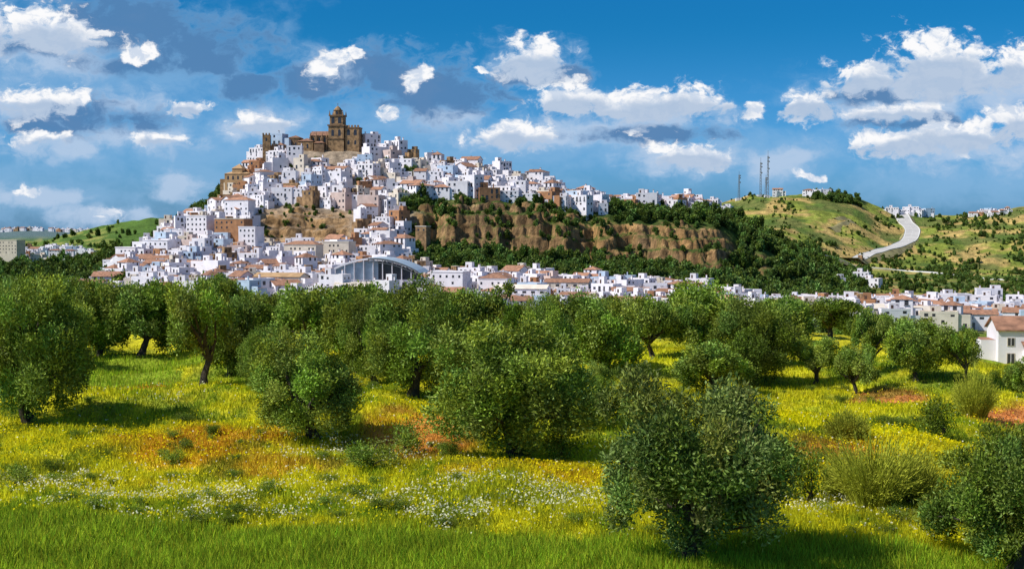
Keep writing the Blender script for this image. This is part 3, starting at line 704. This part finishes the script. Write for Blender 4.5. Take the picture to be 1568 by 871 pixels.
def mix(f,a,b,mode='MIX'):
    n=N(t,'ShaderNodeMix',data_type='RGBA',blend_type=mode)
    for i,q in((0,f),(6,a),(7,b)):
        if isinstance(q,(int,float)): n.inputs[i].default_value=q
        elif isinstance(q,tuple): n.inputs[i].default_value=q+(1,)
        else: L(q,n.inputs[i])
    return n.outputs[2]
tc=N(t,'ShaderNodeTexCoord');sp=N(t,'ShaderNodeSeparateXYZ');L(tc.outputs['Generated'],sp.inputs[0])
tint=mix(mr(sp.outputs[2],0,.15),(.28,.72,1.52),(.036,.44,.86));tint=mix(mr(sp.outputs[2],.3,.6),tint,(.8,.88,1.))
L(mix(1.,sky.outputs[0],tint,'MULTIPLY'),bg.inputs['Color'])
# clouds on a far spherical backdrop named sky
m=bpy.data.materials.new('cloud_layer');m.use_nodes=True;t=m.node_tree;L=t.links.new
for n_ in list(t.nodes): t.nodes.remove(n_)
out=N(t,'ShaderNodeOutputMaterial')
tc=N(t,'ShaderNodeTexCoord');nv=vm('NORMALIZE',tc.outputs['Object']);sp=N(t,'ShaderNodeSeparateXYZ');L(nv,sp.inputs[0])
yy=mth('MAXIMUM',sp.outputs[1],.08);sx=mth('DIVIDE',sp.outputs[0],yy);tz=mth('DIVIDE',sp.outputs[2],yy)
cb=N(t,'ShaderNodeCombineXYZ');L(mth('MULTIPLY_ADD',sx,21.54,7.84),cb.inputs[0]);L(mth('MULTIPLY_ADD',tz,-21.54,3.5),cb.inputs[1]);P=cb.outputs[0]
def noise(vec,scale,det=6,rough=.55,off=(0,0,0)):
    v=vm('MULTIPLY_ADD',vec,(1,1.5,1),off);n=N(t,'ShaderNodeTexNoise');n.noise_dimensions='2D'
    n.inputs['Scale'].default_value=scale;n.inputs['Detail'].default_value=det;n.inputs['Roughness'].default_value=rough;L(v,n.inputs['Vector']);return n
wn=noise(P,1.8,4,.55,(9,3,0));warp=vm('MULTIPLY_ADD',vm('SUBTRACT',wn.outputs['Color'],(.5,.5,.5)),(.38,.24,0),P)
def fieldn(bl,src):
    acc=None
    for (u,v,ru,rv) in bl:
        ru*=1.3;rv*=1.35
        l=vm('LENGTH',vm('MULTIPLY_ADD',src,(100/ru,100/rv,0),(-u/ru,-v/rv,0)),out=1)
        f=mth('SUBTRACT',1.,l);acc=f if acc is None else mth('MAXIMUM',acc,f)
    return acc
WB=[(1425,92,75,42),(1440,118,165,34),(1330,124,60,22),(1550,105,60,34),(1235,160,45,22),(1370,172,75,16),(1380,220,90,22),(1480,208,95,26),(1555,185,50,36),(1152,170,16,12),(1030,158,95,28),(960,168,75,26),(870,155,65,28),
(810,92,50,32),(735,105,13,7),(788,208,60,22),(1050,240,65,20),(642,112,20,18),(634,126,14,16),(520,94,26,18),(500,110,26,18),(545,85,14,12),(288,166,34,12),(395,190,50,16),(250,216,40,10),(75,214,45,14),(40,48,95,40),(110,65,50,24),(55,158,70,24),(128,152,16,14),(210,85,28,18),(170,326,24,12),(40,292,30,8),(1245,270,26,7),(592,175,18,9)]
PB=[(60,70,150,50),(190,165,80,30),(60,165,110,34),(180,205,70,22),(70,220,90,22),(400,195,80,24),(250,215,80,20),(150,330,90,16),(900,195,190,30),(1360,150,150,40),(1450,225,170,36),(820,205,120,24),(1060,245,110,26),(520,110,60,34),(810,100,80,36),(260,290,50,22),(60,300,80,20),(1180,250,80,20),(640,120,40,30),(700,180,80,20),(1540,150,80,60),(1000,175,160,30)]
HB=[(120,110,330,110),(330,230,330,80),(100,300,260,60),(900,215,260,55),(1380,150,180,40),(1180,240,220,50),(650,190,180,60),(1450,280,220,40),(560,260,300,60)]
DB=[(190,35,105,52),(250,45,70,34),(320,72,90,38),(120,175,75,28),(60,195,50,16),(600,115,95,42),(470,125,75,22),(390,130,50,22),(680,140,65,42),(735,150,60,28),(210,100,40,20),(860,115,45,18),(800,118,45,14),(30,75,60,14),(200,185,60,20),(1400,190,90,12),(1000,205,110,12),(1330,150,80,12)]
nz=noise(warp,2.0,11,.64);nz2=noise(warp,1.1,8,.6,(4,7,0));nz3=noise(warp,2.0,11,.64,(-.09,.14,0))
fn=mth('SUBTRACT',nz.outputs['Fac'],.5)
f2=mth('SUBTRACT',nz2.outputs['Fac'],.5)
dw=mth('MULTIPLY_ADD',fn,2.3,fieldn(WB,warp));mw=mr(dw,.08,.52)
under=[(u+6,v+rv*.55,ru*1.05,rv*.66) for (u,v,ru,rv) in WB if ru>30]  # grey blobs paint the shade on the undersides of white clouds
du=mth('MULTIPLY_ADD',fn,.9,fieldn(under,warp));mu=mr(du,.0,.5)
dp_=mth('ADD',mth('MULTIPLY_ADD',f2,1.7,fieldn(PB,warp)),mth('MULTIPLY',fn,1.1));mp=mth('MULTIPLY',mr(dp_,.0,.8),.8)
dd_=mth('ADD',mth('MULTIPLY_ADD',f2,1.6,fieldn(DB,warp)),mth('MULTIPLY',fn,1.5));md=mth('MULTIPLY',mr(dd_,-.05,.6),.92)
dh=mth('MULTIPLY_ADD',f2,1.8,fieldn(HB,warp));mh=mth('MULTIPLY',mr(dh,-.1,.9),.6)
c2=mix(mp,(2.2,4.0,6.2),(4.2,5.2,6.7));c2=mix(md,c2,(.65,1.75,3.6))
rel=mr(mth('SUBTRACT',nz.outputs['Fac'],nz3.outputs['Fac']),-.10,.10)  # lit and shaded billows put into the cloud colour by offset noise
wcol=mix(rel,(5.2,5.9,7.0),(8.1,8.1,8.2));wcol=mix(mth('MULTIPLY',mu,.88),wcol,(3.4,4.4,5.9))
c3=mix(mw,c2,wcol)
def inv(a): return mth('SUBTRACT',1.,a)
al=inv(mth('MULTIPLY',mth('MULTIPLY',inv(mh),inv(mp)),mth('MULTIPLY',inv(md),inv(mw))))
em=N(t,'ShaderNodeEmission');em.inputs['Strength'].default_value=.12;L(c3,em.inputs['Color'])
tp=N(t,'ShaderNodeBsdfTransparent');mxs=N(t,'ShaderNodeMixShader');L(al,mxs.inputs[0]);L(tp.outputs[0],mxs.inputs[1]);L(em.outputs[0],mxs.inputs[2]);L(mxs.outputs[0],out.inputs['Surface'])
try: m.cycles.emission_sampling='NONE'
except Exception as e: print(e)
A=np.radians(np.linspace(-48,48,49));E=np.radians(np.linspace(-.5,24,15));RR=19500.
EE,AA=np.meshgrid(E,A,indexing='ij')
V=np.stack([RR*np.cos(EE)*np.sin(AA),RR*np.cos(EE)*np.cos(AA),RR*np.sin(EE)],-1).reshape(-1,3)
ii=np.arange(V.shape[0]).reshape(EE.shape);Fc=np.stack([ii[:-1,:-1],ii[:-1,1:],ii[1:,1:],ii[1:,:-1]],-1).reshape(-1,4)
put(mesh_np('sky',V,Fc,[m],smooth=True),None)
# ------------------------------------------------------------ sun
sd=bpy.data.lights.new('sun','SUN');sd.energy=5.0;sd.angle=math.radians(.5);sd.color=(1,.965,.90)
so=bpy.data.objects.new('sun',sd);sc.collection.objects.link(so)
dirv=Vector((math.cos(SE)*.955,math.cos(SE)*.296,-math.sin(SE)));so.rotation_euler=dirv.to_track_quat('-Z','Y').to_euler()
# ------------------------------------------------------------ camera
cd=bpy.data.cameras.new('camera');cd.lens=36*F/1568;cd.clip_end=40000;cd.clip_start=.5
co=bpy.data.objects.new('camera',cd);sc.collection.objects.link(co);co.location=(0,0,0)
co.rotation_euler=(math.radians(90)-math.atan((435.5-HZ)/F),0,0);sc.camera=co
sc.view_settings.view_transform='Standard';sc.view_settings.look='None';sc.view_settings.exposure=0
